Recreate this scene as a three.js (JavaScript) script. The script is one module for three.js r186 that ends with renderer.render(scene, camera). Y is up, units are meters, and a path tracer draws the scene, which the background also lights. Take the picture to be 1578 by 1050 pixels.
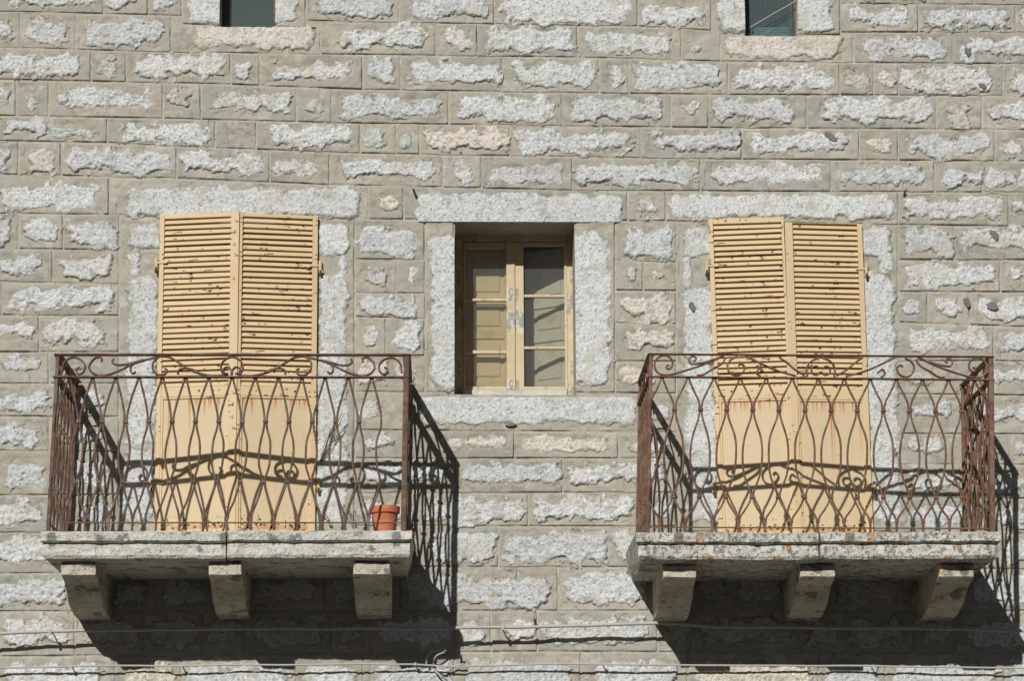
import * as THREE from 'three';
import { RoundedBoxGeometry } from 'three/addons/geometries/RoundedBoxGeometry.js';
import { mergeGeometries } from 'three/addons/utils/BufferGeometryUtils.js';

// ------------------------------------------------------------------ camera, sky, sun, exposure
const scene = new THREE.Scene();
const F = 4099, PW = 1578, PH = 1050;                       // focal length and frame of the survey, in photo pixels
const camera = new THREE.PerspectiveCamera(2 * Math.atan(PH / 2 / F) * 180 / Math.PI, PW / PH, 0.1, 400);
const into = new THREE.Vector3(686 - 789, -(1404 - 525), -F).normalize();
const up0 = new THREE.Vector3(690 - 789, 18600 + 525, -F).normalize();
const axZ = into.clone().negate(), axX = new THREE.Vector3().crossVectors(up0, axZ).normalize(), axY = new THREE.Vector3().crossVectors(axZ, axX);
const rot = new THREE.Matrix4().makeBasis(axX, axY, axZ).transpose();
camera.quaternion.setFromRotationMatrix(rot);
camera.position.set(0, 1.6, 16.3);
camera.updateMatrixWorld(true);

const sunDir = new THREE.Vector3(-0.343, 0.60, 1).normalize();
// a clear, deep, dry sky: brighter towards the horizon and round the sun, no clouds
{ const w = 256, h = 128, d = new Float32Array(w * h * 4), v = new THREE.Vector3();
  for (let j = 0; j < h; j++) for (let i = 0; i < w; i++) {
    const el = ((j + 0.5) / h - 0.5) * Math.PI, az = ((i + 0.5) / w - 0.5) * 2 * Math.PI;
    v.set(Math.cos(az) * Math.cos(el), Math.sin(el), Math.sin(az) * Math.cos(el));
    const t = Math.pow(1 - Math.max(0, v.y), 3.5), g = 0.45 * Math.exp(-v.angleTo(sunDir) / 0.22), k = (j * w + i) * 4, under = v.y < 0 ? 0.35 : 1;
    d[k] = (0.024 + 0.052 * t + g) * under; d[k + 1] = (0.035 + 0.055 * t + g * 0.95) * under; d[k + 2] = (0.058 + 0.056 * t + g * 0.86) * under; d[k + 3] = 1;
  }
  const t = new THREE.DataTexture(d, w, h, THREE.RGBAFormat, THREE.FloatType); t.mapping = THREE.EquirectangularReflectionMapping; t.magFilter = t.minFilter = THREE.LinearFilter; t.wrapS = THREE.RepeatWrapping; t.needsUpdate = true;
  scene.background = t; scene.environment = t; }
const sun = new THREE.DirectionalLight(new THREE.Color(1, 0.975, 0.925), 5);
sun.position.copy(sunDir).multiplyScalar(40).add(new THREE.Vector3(0, 5, 0));
sun.target.position.set(0, 5, 0);
sun.castShadow = true;
sun.shadow.mapSize.set(4096, 4096);
Object.assign(sun.shadow.camera, { left: -6, right: 6, top: 6, bottom: -6, near: 1, far: 90 });
scene.add(sun, sun.target);
const renderer = new THREE.WebGLRenderer({ antialias: true });
renderer.toneMapping = THREE.LinearToneMapping;
renderer.toneMappingExposure = 0.80;
renderer.shadowMap.enabled = true;

// ------------------------------------------------------------------ small maths
let seed = 7;
const rnd = () => { seed = (seed * 1664525 + 1013904223) >>> 0; return seed / 4294967296; };
const rr = (a, b) => a + (b - a) * rnd();
const clamp = (x, a, b) => Math.min(b, Math.max(a, x));
const lerp = (a, b, t) => a + (b - a) * t;
const sstep = (a, b, x) => { const t = clamp((x - a) / (b - a), 0, 1); return t * t * (3 - 2 * t); };
function h2(x, y) { let n = Math.imul(x, 374761393) + Math.imul(y, 668265263) | 0; n = Math.imul(n ^ (n >>> 13), 1274126177); return ((n ^ (n >>> 16)) >>> 0) / 4294967296; }
function vn(x, y, p = 0) {                                    // value noise 0..1, periodic when p is given
  let xi = Math.floor(x), yi = Math.floor(y); const fx = x - xi, fy = y - yi;
  const u = fx * fx * (3 - 2 * fx), v = fy * fy * (3 - 2 * fy); let x1 = xi + 1, y1 = yi + 1;
  if (p) { xi = ((xi % p) + p) % p; x1 = ((x1 % p) + p) % p; yi = ((yi % p) + p) % p; y1 = ((y1 % p) + p) % p; }
  return lerp(lerp(h2(xi, yi), h2(x1, yi), u), lerp(h2(xi, y1), h2(x1, y1), u), v);
}
const sn = (x, y) => vn(x, y) * 2 - 1;
function fb(x, y, o, p = 0) { let s = 0, a = 0.5, t = 0; for (let i = 0; i < o; i++) { s += a * vn(x, y, p); t += a; x *= 2; y *= 2; p *= 2; a *= 0.5; x += p ? 0 : 17.3; } return s / t; }
function cell(x, y, p = 0) {                                   // distance to nearest random point, and its hash
  const xi = Math.floor(x), yi = Math.floor(y); let d = 9, id = 0, d2 = 9;
  for (let j = -1; j <= 1; j++) for (let i = -1; i <= 1; i++) {
    let a = xi + i, b = yi + j; const ha = p ? ((a % p) + p) % p : a, hb = p ? ((b % p) + p) % p : b;
    const q = Math.hypot(a + h2(ha, hb) - x, b + h2(ha + 91, hb + 37) - y);
    if (q < d) { d2 = d; d = q; id = h2(ha + 11, hb + 53); } else if (q < d2) d2 = q;
  }
  return [d, id, d2 - d];
}
// a pixel of the survey photograph, met with the vertical plane z metres before the wall
function W(px, py, z = 0) {
  const v = new THREE.Vector3((px - PW / 2) / F, -(py - PH / 2) / F, -1).applyMatrix4(rot);
  const t = (z - camera.position.z) / v.z;
  return v.multiplyScalar(t).add(camera.position);
}
// ------------------------------------------------------------------ textures and materials
function tex(n, fn, srgb = true) {
  const d = new Uint8Array(n * n * 4);
  for (let j = 0; j < n; j++) for (let i = 0; i < n; i++) {
    const c = fn(i / n, j / n), k = (j * n + i) * 4;
    for (let q = 0; q < 3; q++) {
      let v = Array.isArray(c) ? c[q] : c; v = clamp(v, 0, 1);
      if (srgb) v = v <= 0.0031308 ? 12.92 * v : 1.055 * Math.pow(v, 1 / 2.4) - 0.055;
      d[k + q] = v * 255;
    }
    d[k + 3] = 255;
  }
  const t = new THREE.DataTexture(d, n, n); t.wrapS = t.wrapT = THREE.RepeatWrapping; t.magFilter = THREE.LinearFilter;
  t.minFilter = THREE.LinearMipmapLinearFilter; t.generateMipmaps = true; if (srgb) t.colorSpace = THREE.SRGBColorSpace; t.needsUpdate = true; return t;
}
const mixc = (a, b, t) => [lerp(a[0], b[0], t), lerp(a[1], b[1], t), lerp(a[2], b[2], t)];
const scaleTo = (t, m) => { t.repeat.set(1 / m, 1 / m); return t; };
// granite: feldspar white, quartz grey, black mica, faint ochre stain (1.2 m tile, linear values)
const graniteMap = scaleTo(tex(1024, (u, v) => {
  const [, id, e] = cell(u * 150, v * 150, 150), [, id2] = cell(u * 70 + 5, v * 70, 70);
  let c = mixc([0.56, 0.57, 0.57], [0.86, 0.865, 0.855], id);
  c = mixc(c, [0.68, 0.69, 0.71], id2 > 0.6 ? 0.4 : 0);
  if (id > 0.30 && id < 0.335) c = [0.34, 0.34, 0.34];
  if (id2 > 0.965) c = mixc(c, [0.25, 0.25, 0.24], 0.5);
  const l = fb(u * 12, v * 12, 4, 12), s = sstep(0.57, 0.72, l), g = sstep(0.62, 0.74, fb(u * 24 + 3, v * 24, 3, 24));
  c = mixc(c, [0.60, 0.56, 0.47], s * 0.5); c = mixc(c, [0.36, 0.36, 0.33], g * 0.35);
  return c;
}), 1.2);
const graniteBump = scaleTo(tex(1024, (u, v) => { const [d, id] = cell(u * 110, v * 110, 110); return 0.5 * fb(u * 60, v * 60, 4, 60) + 0.35 * id + 0.15 * (1 - d); }, false), 1.2);
const mortarMap = scaleTo(tex(1024, (u, v) => {
  const a = fb(u * 6, v * 6, 5, 6), b = fb(u * 40, v * 40, 4, 40), g = vn(u * 400, v * 400, 400);
  let c = mixc([0.355, 0.330, 0.275], [0.47, 0.44, 0.375], a);
  c = mixc(c, [0.385, 0.38, 0.33], sstep(0.5, 0.75, fb(u * 9 + 2, v * 9, 4, 9)) * 0.7);
  c = mixc(c, [0.45, 0.375, 0.30], sstep(0.62, 0.8, fb(u * 8 + 5, v * 16, 4, 8)) * 0.5);
  c = mixc(c, [0.26, 0.25, 0.215], sstep(0.58, 0.80, b) * 0.6);
  c = mixc(c, [0.30, 0.285, 0.24], sstep(0.55, 0.75, fb(u * 10 + 8, v * 40, 4, 10)) * 0.45);
  c = mixc(c, [0.56, 0.54, 0.48], sstep(0.62, 0.78, fb(u * 30 + 1, v * 30 + 2, 3, 30)) * 0.45);
  const ck = Math.abs(fb(u * 8 + 3, v * 8 + 6, 5, 8) - 0.5); if (ck < 0.0045 && fb(u * 6 + 1, v * 6, 2, 6) > 0.54) c = mixc(c, [0.12, 0.11, 0.09], 0.75);
  const k = 0.88 + 0.24 * g; return [c[0] * k, c[1] * k, c[2] * k];
}), 1.6);
const mortarBump = scaleTo(tex(1024, (u, v) => 0.6 * fb(u * 50, v * 30, 4, 10) + 0.4 * vn(u * 320, v * 320, 320), false), 1.6);
const std = (o) => new THREE.MeshStandardMaterial({ roughness: 0.95, metalness: 0, ...o });
const granite = (r, g, b) => std({ vertexColors: true, map: graniteMap, bumpMap: graniteBump, bumpScale: 0.0045, color: new THREE.Color(r, g, b) });
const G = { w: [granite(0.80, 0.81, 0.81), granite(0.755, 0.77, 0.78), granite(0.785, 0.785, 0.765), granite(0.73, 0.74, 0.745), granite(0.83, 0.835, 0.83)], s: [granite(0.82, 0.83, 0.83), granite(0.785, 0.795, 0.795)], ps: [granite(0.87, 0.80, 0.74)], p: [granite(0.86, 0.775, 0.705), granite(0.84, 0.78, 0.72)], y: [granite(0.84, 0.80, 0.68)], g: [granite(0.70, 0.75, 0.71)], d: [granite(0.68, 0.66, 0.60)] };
const mortar = (r, g, b) => std({ map: mortarMap, bumpMap: mortarBump, bumpScale: 0.004, color: new THREE.Color(r, g, b) });
const M = [mortar(0.93, 0.94, 0.96), mortar(0.87, 0.895, 0.93), mortar(0.97, 0.955, 0.94), mortar(0.90, 0.92, 0.91), mortar(0.98, 0.985, 0.99), mortar(0.92, 0.91, 0.90)];
const jointMat = mortar(1.0, 0.995, 0.98);
const paintMap = scaleTo(tex(1024, (u, v) => {
  const a = fb(u * 5, v * 5, 4, 5), st = fb(u * 60, v * 4, 3, 4);
  let c = mixc([0.585, 0.43, 0.245], [0.67, 0.52, 0.325], a * 0.6 + st * 0.4);
  const chip = fb(u * 48, v * 80, 4, 16), where = fb(u * 7 + 3, v * 7, 3, 7);
  c = mixc(c, [0.55, 0.30, 0.10], sstep(0.60, 0.72, chip) * sstep(0.45, 0.6, where) * 0.45);
  if (chip > 0.715 && where > 0.46) c = [0.075, 0.04, 0.022];
  return c;
}), 1.1);
const panelTex = (k) => tex(512, (u, v) => {                  // one whole panel, v = 0 at its foot: rust has run down from the top rail and eats the foot
  const a = fb(u * 4 + k, v * 6, 4), st = fb(u * 40 + k * 7, v * 3, 3);
  let c = mixc([0.565, 0.435, 0.265], [0.635, 0.51, 0.335], a * 0.6 + st * 0.4);
  const len = sstep(0.45, 0.85, vn(u * 11 + k * 3, 1)) * 0.55, run = sstep(0.50, 0.78, vn(u * 38 + k * 11, 4) * 0.7 + vn(u * 90, 2) * 0.3) * sstep(1 - len - 0.12, 1.0, v);
  c = mixc(c, [0.47, 0.17, 0.045], clamp(run * 1.1, 0, 0.9));
  const foot = sstep(0.62, 0.35, v * 5 + 0.6 * fb(u * 20 + k, v * 30, 3)) ;
  c = mixc(c, [0.50, 0.21, 0.05], foot * 0.75);
  const side = Math.min(u, 1 - u) * 9 + 1.1 * fb(u * 9 + k, v * 9, 4); c = mixc(c, [0.55, 0.27, 0.08], sstep(0.85, 0.35, side) * 0.6);
  if (fb(u * 34 + k, v * 60, 3) + 0.25 * sstep(0.2, 0, v) + 0.2 * sstep(0.96, 1, v) > 0.86) c = [0.07, 0.035, 0.02];
  return c;
});
const panelMats = [0, 1, 2, 3].map((k) => std({ map: panelTex(k * 2.37 + 1), roughness: 0.62 }));
let panelNo = 0;
const paint = std({ map: paintMap, roughness: 0.62 });
const plainPaint = scaleTo(tex(512, (u, v) => { const a = fb(u * 5, v * 5, 4, 5), st = fb(u * 60, v * 4, 3, 4); return mixc(mixc([0.56, 0.41, 0.22], [0.67, 0.52, 0.32], a * 0.5 + st * 0.5), [0.40, 0.28, 0.14], sstep(0.55, 0.8, fb(u * 10, v * 10, 4, 10)) * 0.5); }), 0.9);
const rustMap = scaleTo(tex(512, (u, v) => {
  const a = fb(u * 12, v * 12, 4, 12), b = fb(u * 40, v * 40, 3, 40);
  let c = mixc([0.070, 0.046, 0.036], [0.185, 0.108, 0.074], a); c = mixc(c, [0.27, 0.125, 0.06], sstep(0.55, 0.8, b) * 0.8);
  return mixc(c, [0.19, 0.165, 0.15], sstep(0.52, 0.70, fb(u * 9 + 4, v * 9, 3, 9)) * 0.7);
}), 0.5);
const rust = std({ map: rustMap, roughness: 0.85, metalness: 0.1 });
const rustRed = std({ map: rustMap, roughness: 0.85, metalness: 0.1, color: new THREE.Color(1.15, 1.0, 0.92) });
const slabTex = (o, oc) => scaleTo(tex(1024, (u, v) => {
  const [, id] = cell(u * 160, v * 160, 160), a = fb(u * 8, v * 8, 4, 8);
  let c = mixc([0.38, 0.365, 0.32], [0.66, 0.64, 0.58], id * 0.6 + a * 0.4);
  if (id > 0.5 && id < 0.53) c = [0.16, 0.155, 0.145];
  c = mixc(c, [0.10, 0.105, 0.085], sstep(0.56, 0.72, fb(u * 14 + 7 + o, v * 14, 4, 14)) * 0.75);
  c = mixc(c, [0.62, 0.62, 0.58], sstep(0.60, 0.70, fb(u * 22, v * 22 + 4, 3, 22)) * 0.7);
  c = mixc(c, [0.47, 0.24, 0.05], sstep(oc, oc + 0.06, fb(u * 15 + 1 + o, v * 15 + 9, 3, 15)) * 0.75);
  if (oc < 0.7 && fb(u * 60, v * 60 + 3, 3, 60) > 0.62) c = mixc(c, [0.10, 0.10, 0.09], 0.7);
  return c;
}), 1.0);
const slabMap = slabTex(0, 0.75), slabMapR = slabTex(5, 0.69);
const slabMat = std({ map: slabMap, bumpMap: graniteBump, bumpScale: 0.008 });
const slabMatR = std({ map: slabMapR, bumpMap: graniteBump, bumpScale: 0.008 });
const corbelMat = std({ map: slabMap, bumpMap: graniteBump, bumpScale: 0.006, color: new THREE.Color(0.95, 0.9, 0.82) });

// ------------------------------------------------------------------ naming helpers
const used = {};
function numbered(n) { const k = used[n] = (used[n] ?? -1) + 1; return k ? `${n}_${String(k).padStart(3, '0')}` : n; }
function mesh(name, geo, mat, parent) { const m = new THREE.Mesh(geo, mat); m.name = parent === scene ? numbered(name) : name; m.castShadow = m.receiveShadow = true; parent.add(m); return m; }
function piece(name, geo, mat, parent) { const c = parent.userData.count ??= new Map(); const k = c.get(name) ?? 0; c.set(name, k + 1); return mesh(k ? `${name}_${String(k).padStart(3, '0')}` : name, geo, mat, parent); }
function thing(name, label, category, pos = new THREE.Vector3(), group) { const o = new THREE.Group(); o.name = numbered(name); o.position.copy(pos); o.userData = { label, category, kind: 'thing' }; if (group) o.userData.group = group; scene.add(o); return o; }
function uvBy(geo, fn) { const p = geo.attributes.position, uv = new Float32Array(p.count * 2); for (let i = 0; i < p.count; i++) { const r = fn(p.getX(i), p.getY(i), p.getZ(i)); uv[2 * i] = r[0]; uv[2 * i + 1] = r[1]; } geo.setAttribute('uv', new THREE.BufferAttribute(uv, 2)); return geo; }
function boxUV(geo, ox = 0, oy = 0) { if (geo.index) geo = geo.toNonIndexed(); geo.computeVertexNormals(); const n = geo.attributes.normal, p = geo.attributes.position, uv = new Float32Array(p.count * 2);
  for (let i = 0; i < p.count; i++) { const a = Math.abs(n.getX(i)), b = Math.abs(n.getY(i)), c = Math.abs(n.getZ(i)); const [s, t] = c >= a && c >= b ? [p.getX(i), p.getY(i)] : a >= b ? [p.getZ(i), p.getY(i)] : [p.getX(i), p.getZ(i)]; uv[2 * i] = s + ox; uv[2 * i + 1] = t + oy; }
  geo.setAttribute('uv', new THREE.BufferAttribute(uv, 2)); return geo; }
function gridGeo(nu, nv, fn) {                                 // fn(i, j) -> [x, y, z], counter-clockwise seen from +z
  const pos = new Float32Array((nu + 1) * (nv + 1) * 3), idx = []; let k = 0;
  for (let j = 0; j <= nv; j++) for (let i = 0; i <= nu; i++) { const p = fn(i, j); pos[k++] = p[0]; pos[k++] = p[1]; pos[k++] = p[2]; }
  for (let j = 0; j < nv; j++) for (let i = 0; i < nu; i++) { const a = j * (nu + 1) + i, b = a + 1, c = a + nu + 1, d = c + 1; if ((i + j) & 1) idx.push(a, b, d, a, d, c); else idx.push(a, b, c, b, d, c); }
  const g = new THREE.BufferGeometry(); g.setAttribute('position', new THREE.BufferAttribute(pos, 3)); g.setIndex(idx); return g;
}

// ------------------------------------------------------------------ the wall
const wall = new THREE.Group(); wall.name = 'house_wall'; scene.add(wall);
wall.userData = { label: 'facade wall of rough grey granite blocks with wide beige mortar joints', category: 'house wall', kind: 'thing' };
const quadPts = (l) => l.map(([x, y]) => { const p = W(x, y); return new THREE.Vector2(p.x, p.y); });
const HOLES = {
  leftDoor: [[254, 339], [482, 339], [478, 846], [246, 846]], rightDoor: [[1100, 345], [1319, 350], [1336, 850], [1112, 848]],
  mid: [[701, 343], [885, 343], [888, 613], [700, 613]], smallA: [[340, -75], [425, -75], [425, 42], [340, 42]], smallB: [[1147, -75], [1228, -75], [1228, 57], [1147, 57]],
};
{ const s = new THREE.Shape([new THREE.Vector2(-5.2, 0), new THREE.Vector2(5.2, 0), new THREE.Vector2(5.2, 10), new THREE.Vector2(-5.2, 10)]);
  for (const k in HOLES) s.holes.push(new THREE.Path(quadPts(HOLES[k])));
  const g = new THREE.ExtrudeGeometry(s, { depth: 0.45, bevelEnabled: false }); g.translate(0, 0, -0.4565);
  mesh('mortar_bed', boxUV(g, 0.3, 0.2), jointMat, wall); }

const holeRects = Object.values(HOLES).map((l) => { const q = quadPts(l); return [(q[0].x + q[3].x) / 2, (q[1].x + q[2].x) / 2, (q[2].y + q[3].y) / 2, (q[0].y + q[1].y) / 2]; });
const poly = (pts) => (x) => { let k = 0; while (k < pts.length - 2 && x > pts[k + 1][0]) k++; const [a, b] = [pts[k], pts[k + 1]]; return a[1] + (b[1] - a[1]) * (x - a[0]) / (b[0] - a[0]); };
const mortarZ = (x, y) => 0.0045 * sn(x * 7, y * 11) + 0.0025 * sn(x * 23 + 9, y * 31) + 0.001 * sn(x * 90, y * 90);

function facePatch(block, p0, p1, q0, q1, type) {
  const a0 = W(p0, q1), a1 = W(p1, q0), cx = (a0.x + a1.x) / 2, cy = (a0.y + a1.y) / 2, a = (a1.x - a0.x) / 2, b = (a1.y - a0.y) / 2;
  const m = 0.035, step = type === 'w' && b > 0.3 ? 0.0085 : 0.0072, nu = Math.ceil((2 * a + 2 * m) / step), nv = Math.ceil((2 * b + 2 * m) / step), s = Math.min(a, b);
  const smooth = type === 's' || type === 'ps' || b > 0.25, A = smooth ? 0.5 : rr(0.7, 1.15), smear = [], sm0 = rr(-0.1, 0.25);
  const ox = rr(0, 50), oy = rr(0, 50), H = rr(0.002, 0.007) * clamp(s / 0.05, 0.5, 1.2), wob = clamp(s * 0.62, 0.014, 0.034) * (smooth ? 0.6 : 1), bx = rr(-1, 1) * 0.02, by = rr(-0.4, 1) * 0.05;
  let cut = null;                                              // which side of the stone is an opening's edge
  for (const h of holeRects) { const ix = Math.min(cx + a, h[1]) - Math.max(cx - a, h[0]), iy = Math.min(cy + b, h[3]) - Math.max(cy - b, h[2]);
    if (ix > 0 && iy > 0) cut = ix < iy ? (cx < (h[0] + h[1]) / 2 ? ['R', h[0]] : ['L', h[1]]) : (cy > (h[2] + h[3]) / 2 ? ['B', h[3]] : ['T', h[2]]); }
  const geo = gridGeo(nu, nv, (i, j) => {
    let x = cx - a - m + (2 * a + 2 * m) * i / nu, y = cy - b - m + (2 * b + 2 * m) * j / nv; const X = x + ox, Y = y + oy;
    const du = a - Math.abs(x - cx), dv = b - Math.abs(y - cy);
    let e = Math.min(du, dv); if (du < 0.05 && dv < 0.05) e = 0.05 - Math.hypot(0.05 - du, 0.05 - dv);
    e += wob * (0.95 * sn(X * 9, Y * 13) + 0.75 * sn(X * 24, Y * 30) + 0.45 * sn(X * 62, Y * 62) + 0.28 * sn(X * 130, Y * 130)) - wob * 0.05;
    const t = clamp(e / 0.016, -1, 1.6);
    const r1 = 1 - Math.abs(sn(X * 15, Y * 20 + 3)), r2 = 1 - Math.abs(sn(X * 37 + 5, Y * 46)), r3 = sn(X * 85, Y * 95), r4 = sn(X * 160, Y * 160);
    const rough = A * (0.0065 * (r1 - 0.55) + 0.006 * (r2 - 0.55) + 0.0034 * r3 + 0.0018 * r4);
    const edgeT = clamp(e / 0.026, 0, 1), sp = sn(X * 30, Y * 34) + 0.6 * sn(X * 75, Y * 75);
    smear.push(clamp(sstep(0.75, 0.0, edgeT + 0.35 * sp) + sstep(0.62, 0.95, 0.6 * sn(X * 8 + 4, Y * 14) + 0.35 * sp + sm0) * 0.8 * (smooth ? 0.4 : 1), 0, 1));
    const z = t > 0 ? 0.0035 * Math.min(1, t) + sstep(-0.25, 1.5, t) * (H + rough + by * (y - cy) + bx * (x - cx)) : t * 0.018;
    let zz = Math.max(z, -0.02), over = 0;
    if (cut) { const c = cut[1], k = cut[0]; if (k === 'R' && x > c) { over = x - c; x = c; } if (k === 'L' && x < c) { over = c - x; x = c; } if (k === 'B' && y < c) { over = c - y; y = c; } if (k === 'T' && y > c) { over = y - c; y = c; } if (over > step) zz = -0.02; }
    return [x, y, zz];
  });
  { const col = new Float32Array(smear.length * 3); smear.forEach((v, k) => { col[3 * k] = lerp(1, 0.66, v); col[3 * k + 1] = lerp(1, 0.62, v); col[3 * k + 2] = lerp(1, 0.535, v); }); geo.setAttribute('color', new THREE.BufferAttribute(col, 3)); }
  uvBy(geo, (x, y, z) => [x + ox + z * 0.5, y + oy + z * 0.5]); geo.computeVertexNormals();
  const mats = G[type] ?? G.w;
  mesh('stone_face', geo, mats[Math.floor(rnd() * mats.length)], block);
  return [cx, cy, a, b];
}
const bare = (x, y, box) => { const e = Math.max(Math.abs(x - box[0]) - box[2], Math.abs(y - box[1]) - box[3]); return e; };
function block(top, bot, x0, x1, patches, opt = {}) {
  const TL = W(x0, top(x0)), TR = W(x1, top(x1)), BL = W(x0, bot(x0)), BR = W(x1, bot(x1));
  const w = (TR.x - TL.x + BR.x - BL.x) / 2, h = (TL.y - BL.y + TR.y - BR.y) / 2, gap = 0.0042;
  const line = (len) => { const n = Math.max(3, Math.round((len - 2 * gap) / 0.0115)), l = [gap, gap + 0.003]; for (let i = 1; i < n; i++) l.push(gap + (len - 2 * gap) * i / n); l.push(len - gap - 0.003, len - gap); return l.map((v) => v / len); };
  const us = line(w), vs = line(h), nu = us.length - 1, nv = vs.length - 1, lift = rr(-0.002, 0.003), ox = rr(0, 40), oy = rr(0, 40);
  const b = new THREE.Group(); // temporary holder to measure patches
  const g0 = new THREE.Mesh(); g0.name = 'stone_block'; wall.add(g0);
  const boxes = patches.map(([p0, p1, q0, q1, ty]) => facePatch(g0, p0, p1, q0, q1, ty ?? opt.type ?? 'w'));
  const geo = gridGeo(nu, nv, (i, j) => {
    const u = us[i], v = vs[j]; let x = lerp(lerp(BL.x, BR.x, u), lerp(TL.x, TR.x, u), v), y = lerp(lerp(BL.y, TL.y, v), lerp(BR.y, TR.y, v), u);
    const edge = i === 0 || j === 0 || i === nu || j === nv;
    let z = mortarZ(x + ox, y + oy) + lift;
    const gx = sn(x * 40 + ox, y * 40) * 0.0028;
    if (i === 0 || i === nu) x += gx; if (j === 0 || j === nv) y += gx;
    for (const bx of boxes) {                                  // ragged lip and gaps where the pointing stops short of the stone
      const e = bare(x, y, bx) + 0.02 * sn(x * 22 + ox, y * 22);
      if (e < 0.0) z -= 0.007 * sstep(0, -0.03, e);
      else if (e < 0.025) z -= 0.014 * sstep(0.2, 0.6, sn(x * 13 + oy, y * 9 + ox)) * (1 - e / 0.025);
    }
    if (edge) z = -0.0105 + 0.0085 * sstep(-0.1, 0.7, sn(x * 5 + ox, y * 7));
    return [x, y, z];
  });
  uvBy(geo, (x, y) => [x + ox, y + oy]); geo.computeVertexNormals();
  g0.geometry = geo; g0.material = M[Math.floor(rnd() * M.length)]; g0.castShadow = g0.receiveShadow = true;
  const c = wall.userData_count = (wall.userData_count ?? -1) + 1; g0.name = c ? `stone_block_${String(c).padStart(3, '0')}` : 'stone_block';
}
// each entry: x0, x1, then patches of bare stone [left, right, top, bottom, tone]
function row(top, bot, cells, type) { const t = poly(top), b = poly(bot); for (const [x0, x1, ...ps] of cells) block(t, b, x0, x1, ps, { type }); }
const L0 = [[-40, 17], [260, 24], [524, 34], [1050, 42], [1100, 48], [1300, 50], [1600, 50]];
const L1 = [[-40, 72], [266, 81], [524, 84], [904, 89], [1150, 96], [1600, 99]];
const L2 = [[-40, 122], [350, 130], [524, 138], [1054, 146], [1600, 148]];
const L3 = [[-40, 178], [253, 183], [524, 190], [900, 195], [1150, 198], [1600, 200]];
const L4 = [[-40, 217], [162, 220], [330, 228], [524, 236], [850, 242], [1150, 246], [1600, 249]];
const L5 = [[-40, 268], [269, 275], [504, 285], [900, 294], [1300, 296], [1600, 297]];
const L6 = [[-40, 329], [168, 331], [524, 338], [1050, 341], [1400, 347], [1600, 350]];
const up = (l, d) => l.map(([x, y]) => [x, y - d]);
row([[-40, -42], [290, -38]], up(L0, 0), [[-40, 160, [10, 147, -20, 10]], [160, 229, [165, 215, -20, 13]], [229, 281, [238, 272, -20, 15]]]);
row([[280, -80], [480, -80]], [[280, 37], [480, 44]], [[281, 339, [292, 352, -60, 34, 's']], [426, 472, [413, 461, -60, 36, 's']]]);
row([[470, -28], [1100, -12]], L0, [[472, 615, [487, 601, -20, 25]], [615, 762, [632, 755, -14, 26]], [762, 983, [775, 965, -8, 36]], [983, 1096, [988, 1087, 11, 41]]]);
row([[1096, -80], [1300, -80]], [[1096, 52], [1300, 54]], [[1097, 1146, [1107, 1160, -60, 51, 's']], [1229, 1295, [1216, 1280, -60, 51, 's']]]);
row([[1290, 6], [1600, 8]], L0, [[1295, 1415, [1305, 1402, 10, 42]], [1415, 1565, [1422, 1555, 12, 43]], [1565, 1610, [1572, 1610, 15, 42]]]);
row([[1290, -40], [1600, -38]], [[1290, 6], [1600, 8]], [[1295, 1500, [1310, 1490, -30, -2]], [1500, 1610, [1510, 1610, -30, -2]]]);
row(L0, L1, [[-40, 31, [-30, 19, 30, 57]], [31, 117, [42, 108, 30, 66]], [117, 264, [127, 251, 32, 70]]]);
row([[264, 38], [494, 45]], L1, [[264, 494, [296, 485, 36, 73, 'ps']]]);
row(L0, L1, [[494, 672, [520, 657, 42, 74]], [672, 736, [687, 722, 44, 78]], [736, 890, [749, 883, 42, 82]], [890, 1050, [902, 1038, 50, 82]], [1050, 1110, [1062, 1080, 67, 81]]]);
row([[1110, 53], [1315, 55]], L1, [[1110, 1315, [1117, 1298, 50, 89, 'ps']]]);
row(L0, L1, [[1315, 1468, [1332, 1454, 59, 89]], [1468, 1610, [1478, 1610, 62, 90]]]);
row(L1, L2, [[-40, 141, [-20, 126, 86, 118]], [141, 195, [153, 184, 88, 116, 'd']], [195, 356, [204, 345, 87, 119]], [356, 401, [361, 391, 96, 126]], [401, 559, [417, 546, 96, 124]],
  [559, 618, [571, 606, 94, 124]], [618, 774, [631, 767, 96, 131]], [774, 924, [789, 919, 97, 134]], [924, 969, [939, 961, 101, 134]], [969, 1122, [978, 1111, 99, 139]],
  [1122, 1294, [1132, 1280, 102, 138]], [1294, 1346, [1304, 1338, 110, 138, 'd']], [1346, 1384, [1353, 1375, 112, 138, 'p']], [1384, 1545, [1389, 1527, 104, 144]], [1545, 1610, [1552, 1610, 111, 141]]]);
row(L2, L3, [[-40, 25, [-20, 17, 133, 160]], [25, 76, [38, 61, 137, 162]], [76, 252, [87, 238, 139, 165]], [252, 310, [257, 297, 138, 167, 'd']], [310, 457, [322, 448, 144, 173]],
  [457, 511, [473, 504, 153, 178, 'd']], [511, 692, [526, 682, 149, 180]], [692, 867, [707, 855, 149, 185]], [867, 1034, [877, 1019, 153, 188]], [1034, 1092, [1048, 1078, 158, 181]],
  [1092, 1243, [1103, 1226, 155, 186]], [1243, 1443, [1263, 1434, 153, 188]], [1443, 1513, [1456, 1495, 161, 193, 'd']], [1513, 1610, [1525, 1610, 160, 191]]]);
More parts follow.
